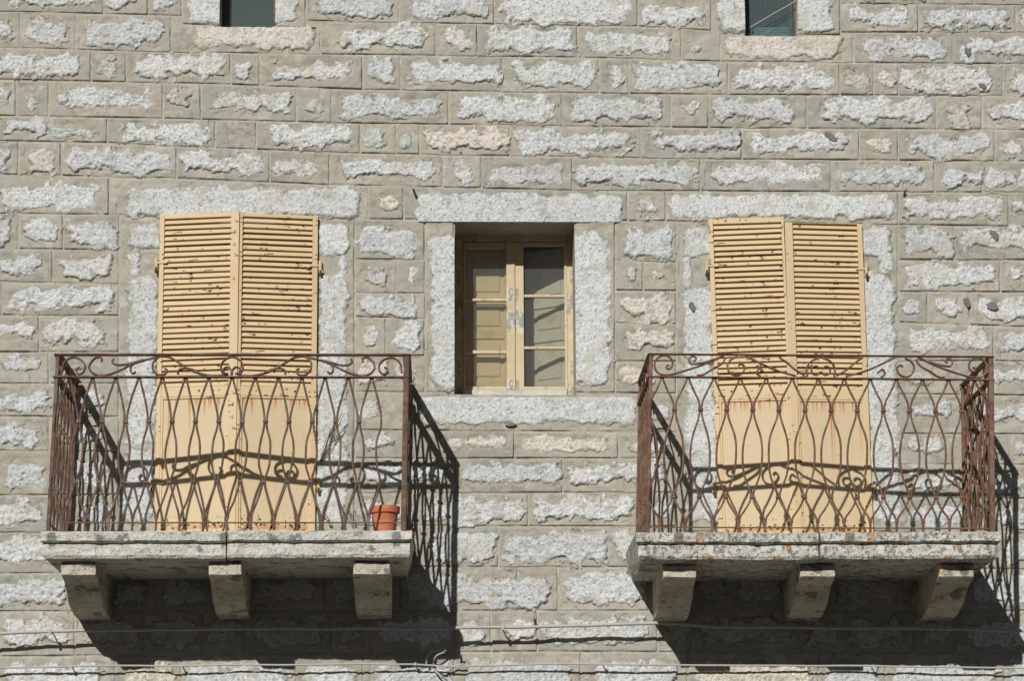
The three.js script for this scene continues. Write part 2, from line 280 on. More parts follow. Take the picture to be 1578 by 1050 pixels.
row(L3, L4, [[-40, 166, [8, 74, 184, 210], [74, 150, 196, 212, 'g']], [166, 332, [186, 324, 195, 222]], [332, 395, [350, 376, 199, 212, 'd']], [395, 555, [412, 544, 195, 225]],
  [555, 610, [563, 596, 200, 228, 'g']], [610, 647, [616, 636, 203, 228, 'g']], [647, 786, [657, 779, 202, 232, 'p']], [786, 987, [796, 976, 202, 235]], [987, 1143, [999, 1140, 204, 233]],
  [1143, 1324, [1157, 1307, 208, 238]], [1324, 1384, [1337, 1372, 215, 235, 'p']], [1384, 1532, [1394, 1523, 210, 242]], [1532, 1610, [1543, 1571, 220, 243]]]);
row(L4, L5, [[-40, 29, [-30, 16, 225, 262]], [29, 95, [42, 87, 235, 268, 'p']], [95, 273, [106, 264, 232, 267]], [273, 416, [279, 408, 238, 270]], [416, 508, [421, 490, 245, 272]],
  [508, 682, [526, 672, 247, 275]], [682, 742, [702, 727, 250, 282]], [742, 882, [752, 873, 254, 285]], [882, 1079, [890, 1069, 252, 285]], [1079, 1280, [1100, 1271, 254, 282]],
  [1280, 1439, [1293, 1426, 255, 285]], [1439, 1513, [1453, 1511, 260, 289]], [1513, 1610, [1520, 1610, 260, 289]]]);
row(L5, L6, [[-40, 169, [0, 154, 286, 324]], [169, 567, [195, 556, 290, 335, 's']], [567, 622, [584, 613, 296, 328, 'y']], [622, 967, [643, 957, 299, 352, 's']], [967, 1026, [977, 1013, 302, 333]],
  [1026, 1384, [1033, 1374, 299, 338, 's']], [1384, 1554, [1397, 1545, 304, 338]], [1554, 1610, [1558, 1610, 306, 332]]]);
// left of the left balcony door
const A7 = [[-40, 383], [190, 386]], A8 = [[-40, 433], [190, 439]], A9 = [[-40, 486], [190, 487]], A10 = [[-40, 543], [190, 543]], A11 = [[-40, 591], [190, 592]], A12 = [[-40, 642], [190, 643]], A13 = [[-40, 694], [240, 697]], A14 = [[-40, 764], [240, 763]], A15 = [[-40, 822], [240, 820]];
row(L6, A7, [[-40, 29, [-30, 20, 340, 374]], [29, 98, [41, 87, 340, 374]], [98, 184, [103, 181, 343, 381]]]);
row(A7, A8, [[-40, 82, [-20, 66, 397, 421]], [82, 184, [94, 170, 397, 427]]]);
row(A8, A9, [[-40, 3], [3, 184, [16, 174, 446, 478]]]);
row(A9, A10, [[-40, 61, [-20, 55, 496, 521]], [61, 184, [67, 167, 497, 530]]]);
row(A10, A11, [[-40, 76, [0, 62, 550, 572]], [76, 184, [104, 128, 561, 573, 'd']]]);
row(A11, A12, [[-40, 90, [-20, 80, 604, 632]], [90, 184, [112, 166, 604, 630]]]);
row(A12, A13, [[-40, 76, [-20, 63, 656, 688]], [76, 184, [95, 168, 657, 686]]]);
row(A13, A14, [[-40, 92, [7, 70, 713, 752]], [92, 184, [110, 166, 711, 750]]]);
row(A14, A15, [[-40, 104, [-20, 72, 772, 810]], [104, 184, [116, 170, 775, 808]]]);
row(A15, [[-40, 885], [240, 883]], [[-40, 108, [-20, 80, 828, 870]], [108, 240, [120, 230, 832, 872]]]);
// door jambs: long upright stones with the hinge pockets filled in
row([[180, 335], [250, 336]], [[180, 820], [250, 820]], [[184, 250, [199, 250, 348, 384], [197, 222, 384, 430], [194, 247, 428, 560], [191, 245, 550, 690], [189, 243, 690, 808]]], 's');
row([[480, 338], [550, 339]], [[480, 820], [550, 820]], [[486, 547, [490, 538, 346, 396], [520, 537, 390, 430], [490, 538, 426, 560], [487, 538, 550, 690], [486, 538, 680, 808]]], 's');
row([[1040, 341], [1110, 342]], [[1040, 820], [1118, 820]], [[1042, 1098, [1054, 1096, 352, 395], [1052, 1066, 390, 450], [1054, 1099, 445, 560], [1056, 1102, 560, 700], [1058, 1108, 690, 808]]], 's');
row([[1320, 346], [1384, 347]], [[1320, 820], [1390, 820]], [[1322, 1384, [1328, 1371, 347, 396], [1352, 1375, 390, 424], [1330, 1377, 418, 560], [1334, 1381, 550, 700], [1338, 1384, 690, 808]]], 's');
// between left door and middle window
const B7 = [[545, 400], [660, 401]], B8 = [[545, 451], [660, 453]], B9 = [[545, 489], [660, 491]], B10 = [[545, 548], [660, 549]], B11 = [[545, 604], [660, 605]];
row(L6, B7, [[547, 655, [555, 638, 352, 395]]]);
row(B7, B8, [[547, 610, [558, 603, 418, 442]], [610, 655, [628, 642, 409, 442, 'y']]]);
row(B8, B9, [[547, 655, [558, 647, 458, 484]]]);
row(B9, B10, [[547, 595, [562, 582, 498, 537]], [595, 655, [605, 648, 499, 538]]]);
row(B10, B11, [[547, 655, [556, 600, 558, 594, 'p'], [612, 645, 562, 592, 'p']]]);
// middle window jambs
row([[650, 339], [960, 341]], [[650, 605], [960, 606]], [[655, 700, [663, 716, 362, 602]], [886.5, 948, [872, 940, 360, 596]]], 's');
// between middle window and right door
const C7 = [[940, 402], [1050, 404]], C8 = [[940, 448], [1050, 449]], C9 = [[940, 498], [1050, 500]], C10 = [[940, 557], [1050, 558]], C11 = [[940, 606], [1050, 607]];
row(L6, C7, [[948, 1042, [963, 1037, 353, 396]]]);
row(C7, C8, [[948, 991, [964, 985, 411, 436]], [991, 1042, [998, 1026, 413, 438, 'p']]]);
row(C8, C9, [[948, 1042, [958, 1031, 458, 492, 'p']]]);
row(C9, C10, [[948, 1042, [967, 1035, 510, 536, 'p']]]);
row(C10, C11, [[948, 1042, [958, 1008, 566, 594, 'p']]]);
// below the middle window
const D12 = [[540, 663], [1050, 667]], D13 = [[540, 707], [1050, 707]], D14 = [[540, 760], [1050, 760]], D15 = [[540, 811], [1050, 812]], D16 = [[-40, 885], [240, 883], [524, 874], [1050, 875], [1600, 878]];
row([[540, 604], [1050, 607]], D12, [[547, 640, [558, 588, 616, 645]]]);
row([[640, 607], [1050, 608]], D12, [[640, 985, [648, 978, 604, 653, 's']], [985, 1042, [1002, 1036, 620, 650]]]);
row(D12, D13, [[547, 640, [556, 602, 672, 692]], [640, 793, [682, 783, 674, 691, 'p']], [793, 953, [806, 939, 676, 696, 'y']], [953, 1042, [964, 1030, 678, 697]]]);
row(D13, D14, [[547, 704, [562, 690, 715, 748]], [704, 867, [717, 862, 713, 747]], [867, 1042, [877, 1028, 715, 745]]]);
row(D14, D15, [[547, 640, [558, 628, 772, 804]], [640, 814, [656, 808, 768, 806]], [814, 985, [825, 977, 767, 804]], [985, 1042, [995, 1034, 770, 802]]]);
row(D15, D16, [[547, 650, [560, 640, 822, 865]], [650, 768, [662, 762, 821, 868]], [768, 935, [781, 932, 823, 868]], [935, 1060, [946, 1045, 820, 864]]]);
// right of the right door
const E7 = [[1380, 401], [1600, 401]], E8 = [[1380, 450], [1600, 451]], E9 = [[1380, 497], [1600, 505]], E10 = [[1380, 557], [1600, 557]], E11 = [[1380, 608], [1600, 610]], E12 = [[1380, 669], [1600, 670]], E13 = [[1380, 716], [1600, 717]], E14 = [[1380, 768], [1600, 769]], E15 = [[1380, 822], [1600, 823]];
row(L6, E7, [[1384, 1470, [1391, 1467, 355, 397]], [1470, 1610, [1484, 1610, 353, 387]]]);
row(E7, E8, [[1384, 1541, [1396, 1534, 408, 443]], [1541, 1610, [1555, 1610, 412, 436]]]);
row(E8, E9, [[1384, 1429, [1391, 1414, 462, 487]], [1429, 1493, [1437, 1479, 458, 487]], [1493, 1610, [1509, 1610, 462, 495]]]);
row(E9, E10, [[1384, 1531, [1398, 1522, 509, 542]], [1531, 1610, [1543, 1577, 517, 547]]]);
row(E10, E11, [[1384, 1505, [1400, 1440, 573, 592, 'd']], [1505, 1610, [1520, 1610, 570, 592]]]);
row(E11, E12, [[1384, 1500, [1402, 1472, 619, 646]], [1500, 1610, [1512, 1610, 623, 650]]]);
row(E12, E13, [[1384, 1555, [1397, 1452, 676, 699], [1480, 1540, 680, 700]], [1555, 1610, [1562, 1610, 676, 703]]]);
row(E13, E14, [[1384, 1480, [1400, 1466, 726, 756]], [1480, 1610, [1495, 1610, 730, 760]]]);
row(E14, E15, [[1384, 1520, [1398, 1505, 778, 808]], [1520, 1610, [1534, 1610, 782, 815]]]);
row(E15, D16, [[1390, 1530, [1400, 1515, 832, 866]], [1530, 1610, [1545, 1610, 834, 868]]]);
// the courses below the balconies
row([[240, 850], [1390, 850]], D16, [[240, 390], [390, 547], [1060, 1220], [1220, 1390]]);
const S0 = [[-40, 943], [800, 942], [1600, 942]], S1 = [[-40, 1013], [800, 1005], [1600, 1007]];
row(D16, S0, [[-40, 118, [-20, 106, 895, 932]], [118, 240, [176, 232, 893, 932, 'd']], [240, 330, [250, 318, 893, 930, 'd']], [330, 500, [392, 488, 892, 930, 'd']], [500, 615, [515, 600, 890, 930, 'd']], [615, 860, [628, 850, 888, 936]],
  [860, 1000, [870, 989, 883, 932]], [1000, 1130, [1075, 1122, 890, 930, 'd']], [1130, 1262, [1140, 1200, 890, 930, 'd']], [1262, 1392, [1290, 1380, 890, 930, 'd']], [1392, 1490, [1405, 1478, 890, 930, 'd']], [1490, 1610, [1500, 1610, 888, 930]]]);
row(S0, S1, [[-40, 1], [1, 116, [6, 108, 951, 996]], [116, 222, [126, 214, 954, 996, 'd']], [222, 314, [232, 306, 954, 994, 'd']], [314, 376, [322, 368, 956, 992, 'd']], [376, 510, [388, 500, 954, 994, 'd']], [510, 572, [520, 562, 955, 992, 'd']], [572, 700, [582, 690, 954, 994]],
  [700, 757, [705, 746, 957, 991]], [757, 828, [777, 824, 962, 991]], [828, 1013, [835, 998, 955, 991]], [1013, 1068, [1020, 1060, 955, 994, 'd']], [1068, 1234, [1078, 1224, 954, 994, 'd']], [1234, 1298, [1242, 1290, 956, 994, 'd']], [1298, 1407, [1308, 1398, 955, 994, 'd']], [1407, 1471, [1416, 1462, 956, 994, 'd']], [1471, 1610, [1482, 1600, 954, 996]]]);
row(S1, [[-40, 1080], [1600, 1078]], [[-40, 178, [12, 160, 1024, 1070]], [178, 280, [190, 270, 1026, 1070, 'y']], [280, 457, [292, 446, 1025, 1070]], [457, 560, [470, 550, 1025, 1070]], [560, 700, [575, 690, 1024, 1070]],
  [700, 895, [714, 880, 1022, 1070]], [895, 1060, [910, 1046, 1024, 1070]], [1060, 1261, [1072, 1252, 1022, 1070, 'y']], [1261, 1364, [1272, 1356, 1022, 1070]], [1364, 1547, [1376, 1536, 1022, 1070]], [1547, 1610, [1556, 1610, 1022, 1070]]]);
// slate wedges and iron stubs stuck in the joints
const slate = std({ color: new THREE.Color(0.15, 0.155, 0.145), roughness: 0.85, flatShading: true, bumpMap: graniteBump, bumpScale: 0.004 });
function wedge(px, py, w, h, tilt) {                          // a thin flake of slate pushed into the pointing
  const n = 6, sh = new THREE.Shape(); for (let k = 0; k < n; k++) { const q = (k + rr(-0.25, 0.25)) / n * Math.PI * 2, x = Math.cos(q) * w / 500 * rr(0.75, 1.15), y = Math.sin(q) * h / 500 * rr(0.7, 1.15); k ? sh.lineTo(x, y) : sh.moveTo(x, y); }
  const g = new THREE.ExtrudeGeometry(sh, { depth: 0.016, bevelEnabled: true, bevelSize: 0.002, bevelThickness: 0.002, bevelSegments: 1 }); g.rotateX(rr(-0.25, 0.1)); g.rotateY(rr(-0.2, 0.2)); g.rotateZ(tilt); const q = W(px, py); g.translate(q.x, q.y, 0.001); piece('slate_flake', boxUV(g), slate, wall); }
for (const a of [[1279, 213, 26, 13, -0.7], [1490, 79, 11, 20, 0.2], [1531, 363, 22, 12, -0.9], [1528, 473, 22, 14, -0.3], [1513, 134, 14, 9, -0.4], [1489, 467, 9, 18, 0.3], [1066, 474, 9, 20, 0.2], [787, 656, 16, 6, 0.1]]) wedge(...a);
function stub(px, py, len, tilt) { const g = new THREE.CylinderGeometry(0.006, 0.009, len, 7); g.rotateX(0.9); g.rotateZ(tilt); const q = W(px, py); g.translate(q.x, q.y, len * 0.3); piece('iron_stub', boxUV(g), rust, wall); }
stub(640, 301, 0.09, 0.5); stub(1393, 299, 0.05, 0); stub(825, 962, 0.09, 0.3); stub(711, 1018, 0.09, 0.1);

// ------------------------------------------------------------------ street and the dark rooms behind
const street = mesh('street', uvBy(new THREE.PlaneGeometry(300, 300).rotateX(-Math.PI / 2), (x, y, z) => [x, z]), std({ map: mortarMap, color: new THREE.Color(0.10, 0.10, 0.105) }), scene);
street.userData.kind = 'structure';
{ const pl = (w, h, rx, ry, x, y, z) => new THREE.PlaneGeometry(w, h).rotateX(rx).rotateY(ry).translate(x, y, z);
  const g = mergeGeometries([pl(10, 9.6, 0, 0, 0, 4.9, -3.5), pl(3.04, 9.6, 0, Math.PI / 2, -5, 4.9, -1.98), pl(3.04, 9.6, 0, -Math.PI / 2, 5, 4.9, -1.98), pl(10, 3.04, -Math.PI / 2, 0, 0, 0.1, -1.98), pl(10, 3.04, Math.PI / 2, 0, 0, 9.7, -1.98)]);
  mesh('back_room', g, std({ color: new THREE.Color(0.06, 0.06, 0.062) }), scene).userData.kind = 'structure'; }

// ------------------------------------------------------------------ shutters
const RAIL = { l: 0.86, r: 0.91 }, ZSL = 0.895, ZSR = 0.945;                                     // railing plane and slab front, metres before the wall
const slabTop = { l: W(350, 818.5, ZSL).y, r: W(1262, 820.5, ZSR).y };
const ironDark = std({ map: rustMap, color: new THREE.Color(0.5, 0.45, 0.4), roughness: 0.8 });
function shutter(label, hingeTop, meetTop, hingeBot, zh, zm, base, dims, dir) {
  const A = W(...hingeTop, zh), B = W(...meetTop, zm), C = W(...hingeBot, zh);
  const k = (base + 0.025 - A.y) / (C.y - A.y), O = A.clone().lerp(C, k);          // hinge line run down to the threshold
  const ex = B.clone().sub(A).setY(0).normalize().multiplyScalar(dir), ey = A.clone().sub(O).normalize(); ex.addScaledVector(ey, -ex.dot(ey)).normalize();
  const ez = new THREE.Vector3().crossVectors(ex, ey);
  const t = thing('louvred_shutter', label, 'shutter', O);
  t.quaternion.setFromRotationMatrix(new THREE.Matrix4().makeBasis(ex, ey, ez));
  const w = Math.hypot(B.x - A.x, B.z - A.z), h = A.y - O.y, D = 0.034;
  const X = (a) => dir > 0 ? a : -a;                                             // a runs from hinge to meeting edge
  const bx = (name, a0, a1, y0, y1, z0, z1, mat, r = 0.003) => { const g = new RoundedBoxGeometry(Math.abs(a1 - a0), y1 - y0, z1 - z0, 2, r); g.translate(X((a0 + a1) / 2), (y0 + y1) / 2, (z0 + z1) / 2); return piece(name, boxUV(g, O.x * 3 + a0, O.y), mat, t); };
  const yOf = (py) => W(hingeTop[0], py, zh).y - O.y;
  const so = dims.outer, si = dims.inner, yt = yOf(dims.louverTop), yl = yOf(dims.louverBot), yp = yOf(dims.panelTop);
  bx('stile', 0, so, 0, h, -D, 0, paint); bx('stile', w - si, w - 0.001, 0, h, -D, 0.003, paint);
  bx('rail', so, w - si, yt, h, -D, -0.001, paint); bx('rail', so, w - si, yp, yl, -D, -0.001, paint); bx('rail', so, w - si, 0, 0.09, -D, -0.001, paint);
  const n = dims.slats, pitch = (yt - yl) / n, sw = w - so - si;
  const sg = new RoundedBoxGeometry(sw, 0.0415, 0.008, 2, 0.0025); sg.rotateX(-0.60);
  for (let i = 0; i < n; i++) {
    const g = boxUV(sg.clone(), rr(0, 9), rr(0, 9)); const m = piece('slat', g, paint, t);
    m.position.set(X((so + w - si) / 2), yl + pitch * (i + 0.5) + rr(-0.0008, 0.0008), -0.017 + rr(-0.001, 0.001)); m.rotation.z = rr(-0.006, 0.006) + (rnd() < 0.08 ? rr(-0.012, 0.012) : 0); m.rotation.x = rr(-0.09, 0.09); m.position.y += rr(-0.0015, 0.0015);
  }
  { const pm = bx('panel', so + 0.002, w - si - 0.002, 0.088, yp + 0.002, -D + 0.006, -0.012, panelMats[panelNo++ % 4]), gp = pm.geometry; gp.computeBoundingBox(); const bb = gp.boundingBox;
    uvBy(gp, (x, y) => [(x - bb.min.x) / (bb.max.x - bb.min.x), (y - bb.min.y) / (bb.max.y - bb.min.y)]); }
  const mo = []; for (const [a0, a1, y0, y1] of [[so, w - si, yp - 0.012, yp], [so, w - si, 0.09, 0.102], [so, so + 0.012, 0.102, yp - 0.012], [w - si - 0.012, w - si, 0.102, yp - 0.012]]) { const g = new THREE.BoxGeometry(a1 - a0, y1 - y0, 0.010); g.translate(X((a0 + a1) / 2), (y0 + y1) / 2, -0.009); mo.push(boxUV(g)); }
  piece('moulding', mergeGeometries(mo), paint, t);
  for (const py of dims.hinges) { const y = yOf(py);
    const hg = mergeGeometries([boxUV(new THREE.BoxGeometry(0.06, 0.012, 0.005).translate(X(0.022), y, 0.004)), boxUV(new THREE.CylinderGeometry(0.011, 0.011, 0.06, 10).translate(X(-0.017), y + 0.002, -0.004)), boxUV(new THREE.BoxGeometry(0.022, 0.02, 0.05).translate(X(-0.02), y - 0.036, -0.02))]);
    const hm = piece('hinge', hg, paint, t); piece('hinge_pin', boxUV(new THREE.CylinderGeometry(0.007, 0.009, 0.035, 8).translate(X(-0.018), y - 0.046, 0.004)), ironDark, hm); }
  return t;
}
const dimsL = { louverTop: 338, louverBot: 598, panelTop: 613, slats: 31, hinges: [405, 745] };
shutter('tan louvred shutter leaf on the left balcony door, hinged beside the grey outer jamb', [247, 331], [369.5, 328], [237.5, 815], 0.03, 0.105, slabTop.l, { ...dimsL, outer: 0.03, inner: 0.055 }, 1);
shutter('tan louvred shutter leaf on the left balcony door, the leaf nearer the small middle window', [490.5, 333], [370.5, 328], [486, 815], 0.03, 0.105, slabTop.l, { ...dimsL, outer: 0.033, inner: 0.018, hinges: [410, 745] }, -1);
const dimsR = { louverTop: 346, louverBot: 601, panelTop: 617, slats: 31, hinges: [410, 748] };
shutter('tan louvred shutter leaf on the right balcony door, the leaf nearer the small middle window', [1091, 338], [1207.5, 337], [1107, 815], 0.03, 0.075, slabTop.r, { ...dimsR, outer: 0.03, inner: 0.018 }, 1);
shutter('tan louvred shutter leaf on the right balcony door, the leaf farther from the middle window', [1328, 345], [1208.5, 337], [1345.5, 815], 0.03, 0.075, slabTop.r, { ...dimsR, outer: 0.032, inner: 0.05, hinges: [415, 750] }, -1);

// ------------------------------------------------------------------ balcony slabs on corbels
function slabStone(x0, x1, top, mat, parent, endL, endR, out) {
  // profile in (z, y): fillet, narrow step, lower band, rounded underside
  const pr = [[-0.02, 0], [0.865, 0], [0.876, -0.008], [0.875, -0.056], [0.866, -0.062], [0.842, -0.068], [0.848, -0.080], [0.850, -0.138], [0.840, -0.156], [0.805, -0.166], [0.70, -0.172], [-0.02, -0.176]].map(([z, y]) => [z > 0.75 ? z + out : z, y]);
  const n = Math.ceil((x1 - x0) / 0.02), m = pr.length, fine = []; // refine the front so that it can be worn
  for (let k = 0; k < m; k++) { const a = pr[k], b = pr[(k + 1) % m]; const q = k >= 1 && k <= 8 ? 3 : (k === 0 || k === 10) ? 8 : 2; for (let s = 0; s < q; s++) fine.push([lerp(a[0], b[0], s / q), lerp(a[1], b[1], s / q)]); }
  const g = gridGeo(n, fine.length, (i, j) => {
    const p = fine[j % fine.length], u = i / n; let x = lerp(x0, x1, u), z = p[0], y = top + p[1];
    const fr = sstep(0.7, 0.86, p[0] - out);
    if (fr > 0) { z += fr * (0.004 * sn(x * 14, y * 40) + 0.003 * sn(x * 45, y * 60 + 7)) - fr * 0.012 * sstep(0.55, 0.9, sn(x * 6 + 3, y * 9)); y += fr * (0.003 * sn(x * 10, 3) + 0.002 * sn(x * 33, 9)); }
    const side = p[1] < -0.06 ? 0.012 + 0.03 * sstep(-0.14, -0.17, p[1]) : 0;          // mouldings return round the free ends
    if (endL && u < 0.5) x = Math.max(x, x0 + side * (i < 3 ? 1 : 0)); if (endR && u > 0.5) x = Math.min(x, x1 - side * (i > n - 3 ? 1 : 0));
    return [x, y, z];
  });
  const cap = (xx, flip) => { const sh = new THREE.Shape(fine.map(([z, y]) => new THREE.Vector2(z, y))); const c = new THREE.ShapeGeometry(sh); const p = c.attributes.position; for (let i = 0; i < p.count; i++) { const z = p.getX(i), y = p.getY(i); const side = y < -0.06 ? 0.012 + 0.03 * sstep(-0.14, -0.17, y) : 0; p.setXYZ(i, xx + (flip ? (endR ? -side : 0) : (endL ? side : 0)), top + y, z); } return boxUV(c); };
  const body = boxUV(g); return piece('slab_stone', mergeGeometries([body, cap(x0, false), cap(x1, true)]), mat, parent);
}
function corbel(x0, x1, yTop, parent, nose) {
  const pr = [[-0.02, 0], [nose - 0.015, 0], [nose, -0.012], [nose - 0.003, -0.066], [nose - 0.015, -0.074], [0.66, -0.095], [0.585, -0.125], [0.53, -0.155], [0.46, -0.185], [0.36, -0.212], [0.24, -0.232], [0.15, -0.24], [-0.02, -0.242]];
  const s = new THREE.Shape(pr.map(([z, y]) => new THREE.Vector2(z, y)));
  const w = x1 - x0, g = new THREE.ExtrudeGeometry(s, { depth: w - 0.012, bevelEnabled: true, bevelSize: 0.006, bevelThickness: 0.006, bevelSegments: 2, steps: 6, curveSegments: 6 });
  g.rotateY(-Math.PI / 2); g.translate(x1 - 0.006, yTop - 0.006, 0);
  const p = g.attributes.position; for (let i = 0; i < p.count; i++) { const x = p.getX(i), y = p.getY(i), z = p.getZ(i); const q = sn(y * 30 + z * 17, x * 20) * 0.004; p.setXYZ(i, x + q, y + (z > 0.3 ? q * 0.6 : 0), z + (z > 0.1 ? q : 0)); }
  piece('corbel', boxUV(g, rr(0, 5), rr(0, 5)), corbelMat, parent);
}
function balcony(label, x0, xm, x1, top, corbels, mat, nose, out) {
  const t = thing('balcony', label, 'balcony');
  slabStone(x0, xm - 0.004, top, mat, t, true, false, out); slabStone(xm + 0.004, x1, top + 0.003, mat, t, false, true, out);
  for (const [a, b] of corbels) corbel(W(a, 867, nose).x, W(b, 867, nose).x, top - 0.168, t, nose);
  return t;
}
balcony('weathered grey stone balcony on three corbels, with a terracotta pot behind its railing', W(63, 825, ZSL).x, W(349, 825, ZSL).x, W(635, 825, ZSL).x, slabTop.l, [[95, 149], [322, 373], [545, 601]], slabMat, 0.80, 0.02);
balcony('lichen spotted stone balcony on three corbels, right of the middle window, no pot', W(980, 825, ZSR).x, W(1262, 825, ZSR).x, W(1541, 825, ZSR).x, slabTop.r, [[1021, 1073], [1232, 1286], [1447, 1500]], slabMatR, 0.81, 0.07);

// ------------------------------------------------------------------ wrought iron railings
const tube = (pts, r, seg = 0, rad = 6) => { const c = new THREE.CatmullRomCurve3(pts, false, 'centripetal'); return new THREE.TubeGeometry(c, seg || pts.length * 5, r, rad, false); };
const UVs = (g) => uvBy(g, (x, y, z) => [x * 1.3 + z, y + z * 0.7]);
function barBetween(a, b, w, d) { const L = a.distanceTo(b); const g = new RoundedBoxGeometry(w, L, d, 1, Math.min(w, d) * 0.2); const m = new THREE.Matrix4().makeRotationFromQuaternion(new THREE.Quaternion().setFromUnitVectors(new THREE.Vector3(0, 1, 0), b.clone().sub(a).normalize())); g.applyMatrix4(m); const c = a.clone().add(b).multiplyScalar(0.5); g.translate(c.x, c.y, c.z); return boxUV(g); }
function railing(label, c) {
  const t = thing('balcony_railing', label, 'railing');
  const ZF = c.z, [xl, xr] = c.x, yAt = (k, f) => lerp(c.y[k][0], c.y[k][1], f);
  // front plane: f 0..1 along the rail, y in photo rows of the survey
  const lean = (f, y) => lerp(c.lean[0], c.lean[1], f) * (y - 548) / 267;
  const Fp = (x, y, dz = 0) => { const f = (x - xl) / (xr - xl); return W(x + lean(f, y), y, ZF + dz); };
  const lvl = (k) => (x) => yAt(k, (x - xl) / (xr - xl));
  const mat = c.mat;
  const R = c.r;
  // posts, rails
  const post = (x, w) => piece('corner_post', barBetween(Fp(x, lvl('top')(x) + 2), Fp(x, lvl('base')(x) + 3), w, w), mat, t);
  post(xl, c.post[0]); post(xr, c.post[1]);
  const railX = (k, over, w, d) => piece({ top: 'top_rail', mid: 'middle_rail', bot: 'bottom_rail' }[k], barBetween(Fp(xl - over, lvl(k)(xl)), Fp(xr + over, lvl(k)(xr)), w, d), mat, t);
  railX('top', 5, c.rail[0], c.deep); railX('mid', 5, c.rail[1], c.deep * 0.9); railX('bot', 2, 0.008, 0.010);
  // front lattice: pairs of bars that meet at apex, collar, lower collar, foot
  const bars = (P, apex, half, bulge, y) => {
    for (const [k, ax] of apex.entries()) for (const s of [-1, 1]) {
      if ((s < 0 && k === 0 && c.skipEnds) || (s > 0 && k === apex.length - 1 && c.skipEnds)) continue;
      const j = (a) => a + rr(-0.9, 0.9), cx = ax + s * half;
      const pts = [P(ax + s * 1.2, y.mid(ax)), P(ax + s * 1.8, y.mid(ax) + 4), P(j(ax + s * half * 0.55), lerp(y.mid(ax), y.col(ax), 0.48)), P(cx - s * 2.6, y.col(ax) - 12), P(cx - s * 1.6, y.col(ax)), P(cx - s * 2.4, y.col(ax) + 10),
        P(j(cx - s * bulge * 0.85), lerp(y.col(ax), y.low(ax), 0.32)), P(cx - s * bulge, lerp(y.col(ax), y.low(ax), 0.52)), P(j(cx - s * bulge * 0.8), lerp(y.col(ax), y.low(ax), 0.74)), P(cx - s * 2.2, y.low(ax) - 6), P(cx - s * 1.8, y.low(ax) + 3), P(j(ax + s * half * 0.5), lerp(y.low(ax), y.foot(ax), 0.55)), P(ax + s * 2, y.foot(ax) - 4), P(ax + s * 1.4, y.foot(ax) + 4)];
      piece('baluster_bar', UVs(tube(pts, R, 40)), mat, t);
    }
    for (let k = 0; k < apex.length; k++) {
      piece('foot', barBetween(P(apex[k], y.foot(apex[k])), P(apex[k], y.base(apex[k]) + 3), 0.014, 0.014), mat, t);
      if (k < apex.length - 1) { const cx = apex[k] + half; for (const [yy, hh] of [[y.col(cx), 5], [y.low(cx), 4]]) piece('collar', barBetween(P(cx, yy - hh / 2), P(cx, yy + hh / 2), 0.030, 0.024), mat, t); }
    }
  };
  const Y = { mid: lvl('mid'), col: lvl('col'), low: lvl('low'), foot: lvl('foot'), base: lvl('base') };
  bars((x, y) => Fp(x, y), c.apex, (c.apex[2] - c.apex[1]) / 2, c.bulge, Y);
  // scroll frieze between the two upper rails, mirrored about the middle
  const mid = (xl + xr) / 2;
  for (const s of c.scrolls) for (const side of [1, -1]) {
    const pts = s.map(([x, y]) => { const xx = side > 0 ? x : 2 * mid - x; return Fp(xx, y + lvl('top')(xx) - lvl('top')(xl), rr(-0.002, 0.002)); });
    { const g = UVs(tube(pts, R * 0.92, pts.length * 7)), p = g.attributes.position; for (let i = 0; i < p.count; i++) p.setZ(i, ZF + (p.getZ(i) - ZF) * 2.6); piece('scroll', g, mat, t); }
  }
  // returns to the wall at both ends
  for (const [x, side] of [[xl, 0], [xr, 1]]) {
    const z0 = 0.02, S = (q, y, dx = 0) => { const p = Fp(x + dx, y); return new THREE.Vector3(p.x, p.y, lerp(ZF, z0, q)); };   // q 0 at the front post, 1 at the wall
    const yb = (k) => yAt(k, side);
    piece('side_rail', barBetween(S(-0.01, yb('top')), S(1, yb('top')), c.deep, c.rail[0]), mat, t);
    piece('side_rail', barBetween(S(-0.01, yb('mid')), S(1, yb('mid')), c.deep * 0.9, c.rail[1]), mat, t);
    piece('side_rail', barBetween(S(0, yb('bot')), S(1, yb('bot')), 0.01, 0.008), mat, t);
    piece('wall_post', barBetween(S(0.97, yb('top')), S(0.97, yb('base') + 3), 0.024, 0.024), mat, t);
    const n = 5, ax = []; for (let k = 0; k <= n; k++) ax.push((k + 0.35) / (n + 0.7));
    const con = (k) => () => yb(k), sc = 230;                    // 230 survey pixels to the metre of depth
    const P = (q, y) => S(q / sc, y);
    bars(P, ax.map((a) => a * sc * 0.97), ax.length ? (ax[1] - ax[0]) * sc * 0.97 / 2 : 15, c.bulge * 0.9, { mid: con('mid'), col: con('col'), low: con('low'), foot: con('foot'), base: con('base') });
    const yt = yb('top'), ym = yb('mid'), H = (v) => lerp(yt, ym, v);
    for (const fl of [0, 1]) {
      const Q = (q, v) => S(fl ? 1 - q : q, H(v), rr(-0.4, 0.4));
      piece('scroll', UVs(tube([Q(0.10, 0.55), Q(0.12, 0.70), Q(0.08, 0.75), Q(0.05, 0.5), Q(0.09, 0.12), Q(0.16, 0.2), Q(0.18, 0.6), Q(0.14, 0.95), Q(0.05, 0.85)], R * 0.85, 50)), mat, t);
      piece('scroll', UVs(tube([Q(0.26, 0.4), Q(0.24, 0.15), Q(0.20, 0.3), Q(0.21, 0.75), Q(0.27, 0.95), Q(0.36, 0.6), Q(0.49, 0.08)], R * 0.85, 50)), mat, t);
    }
  }
  return t;
}
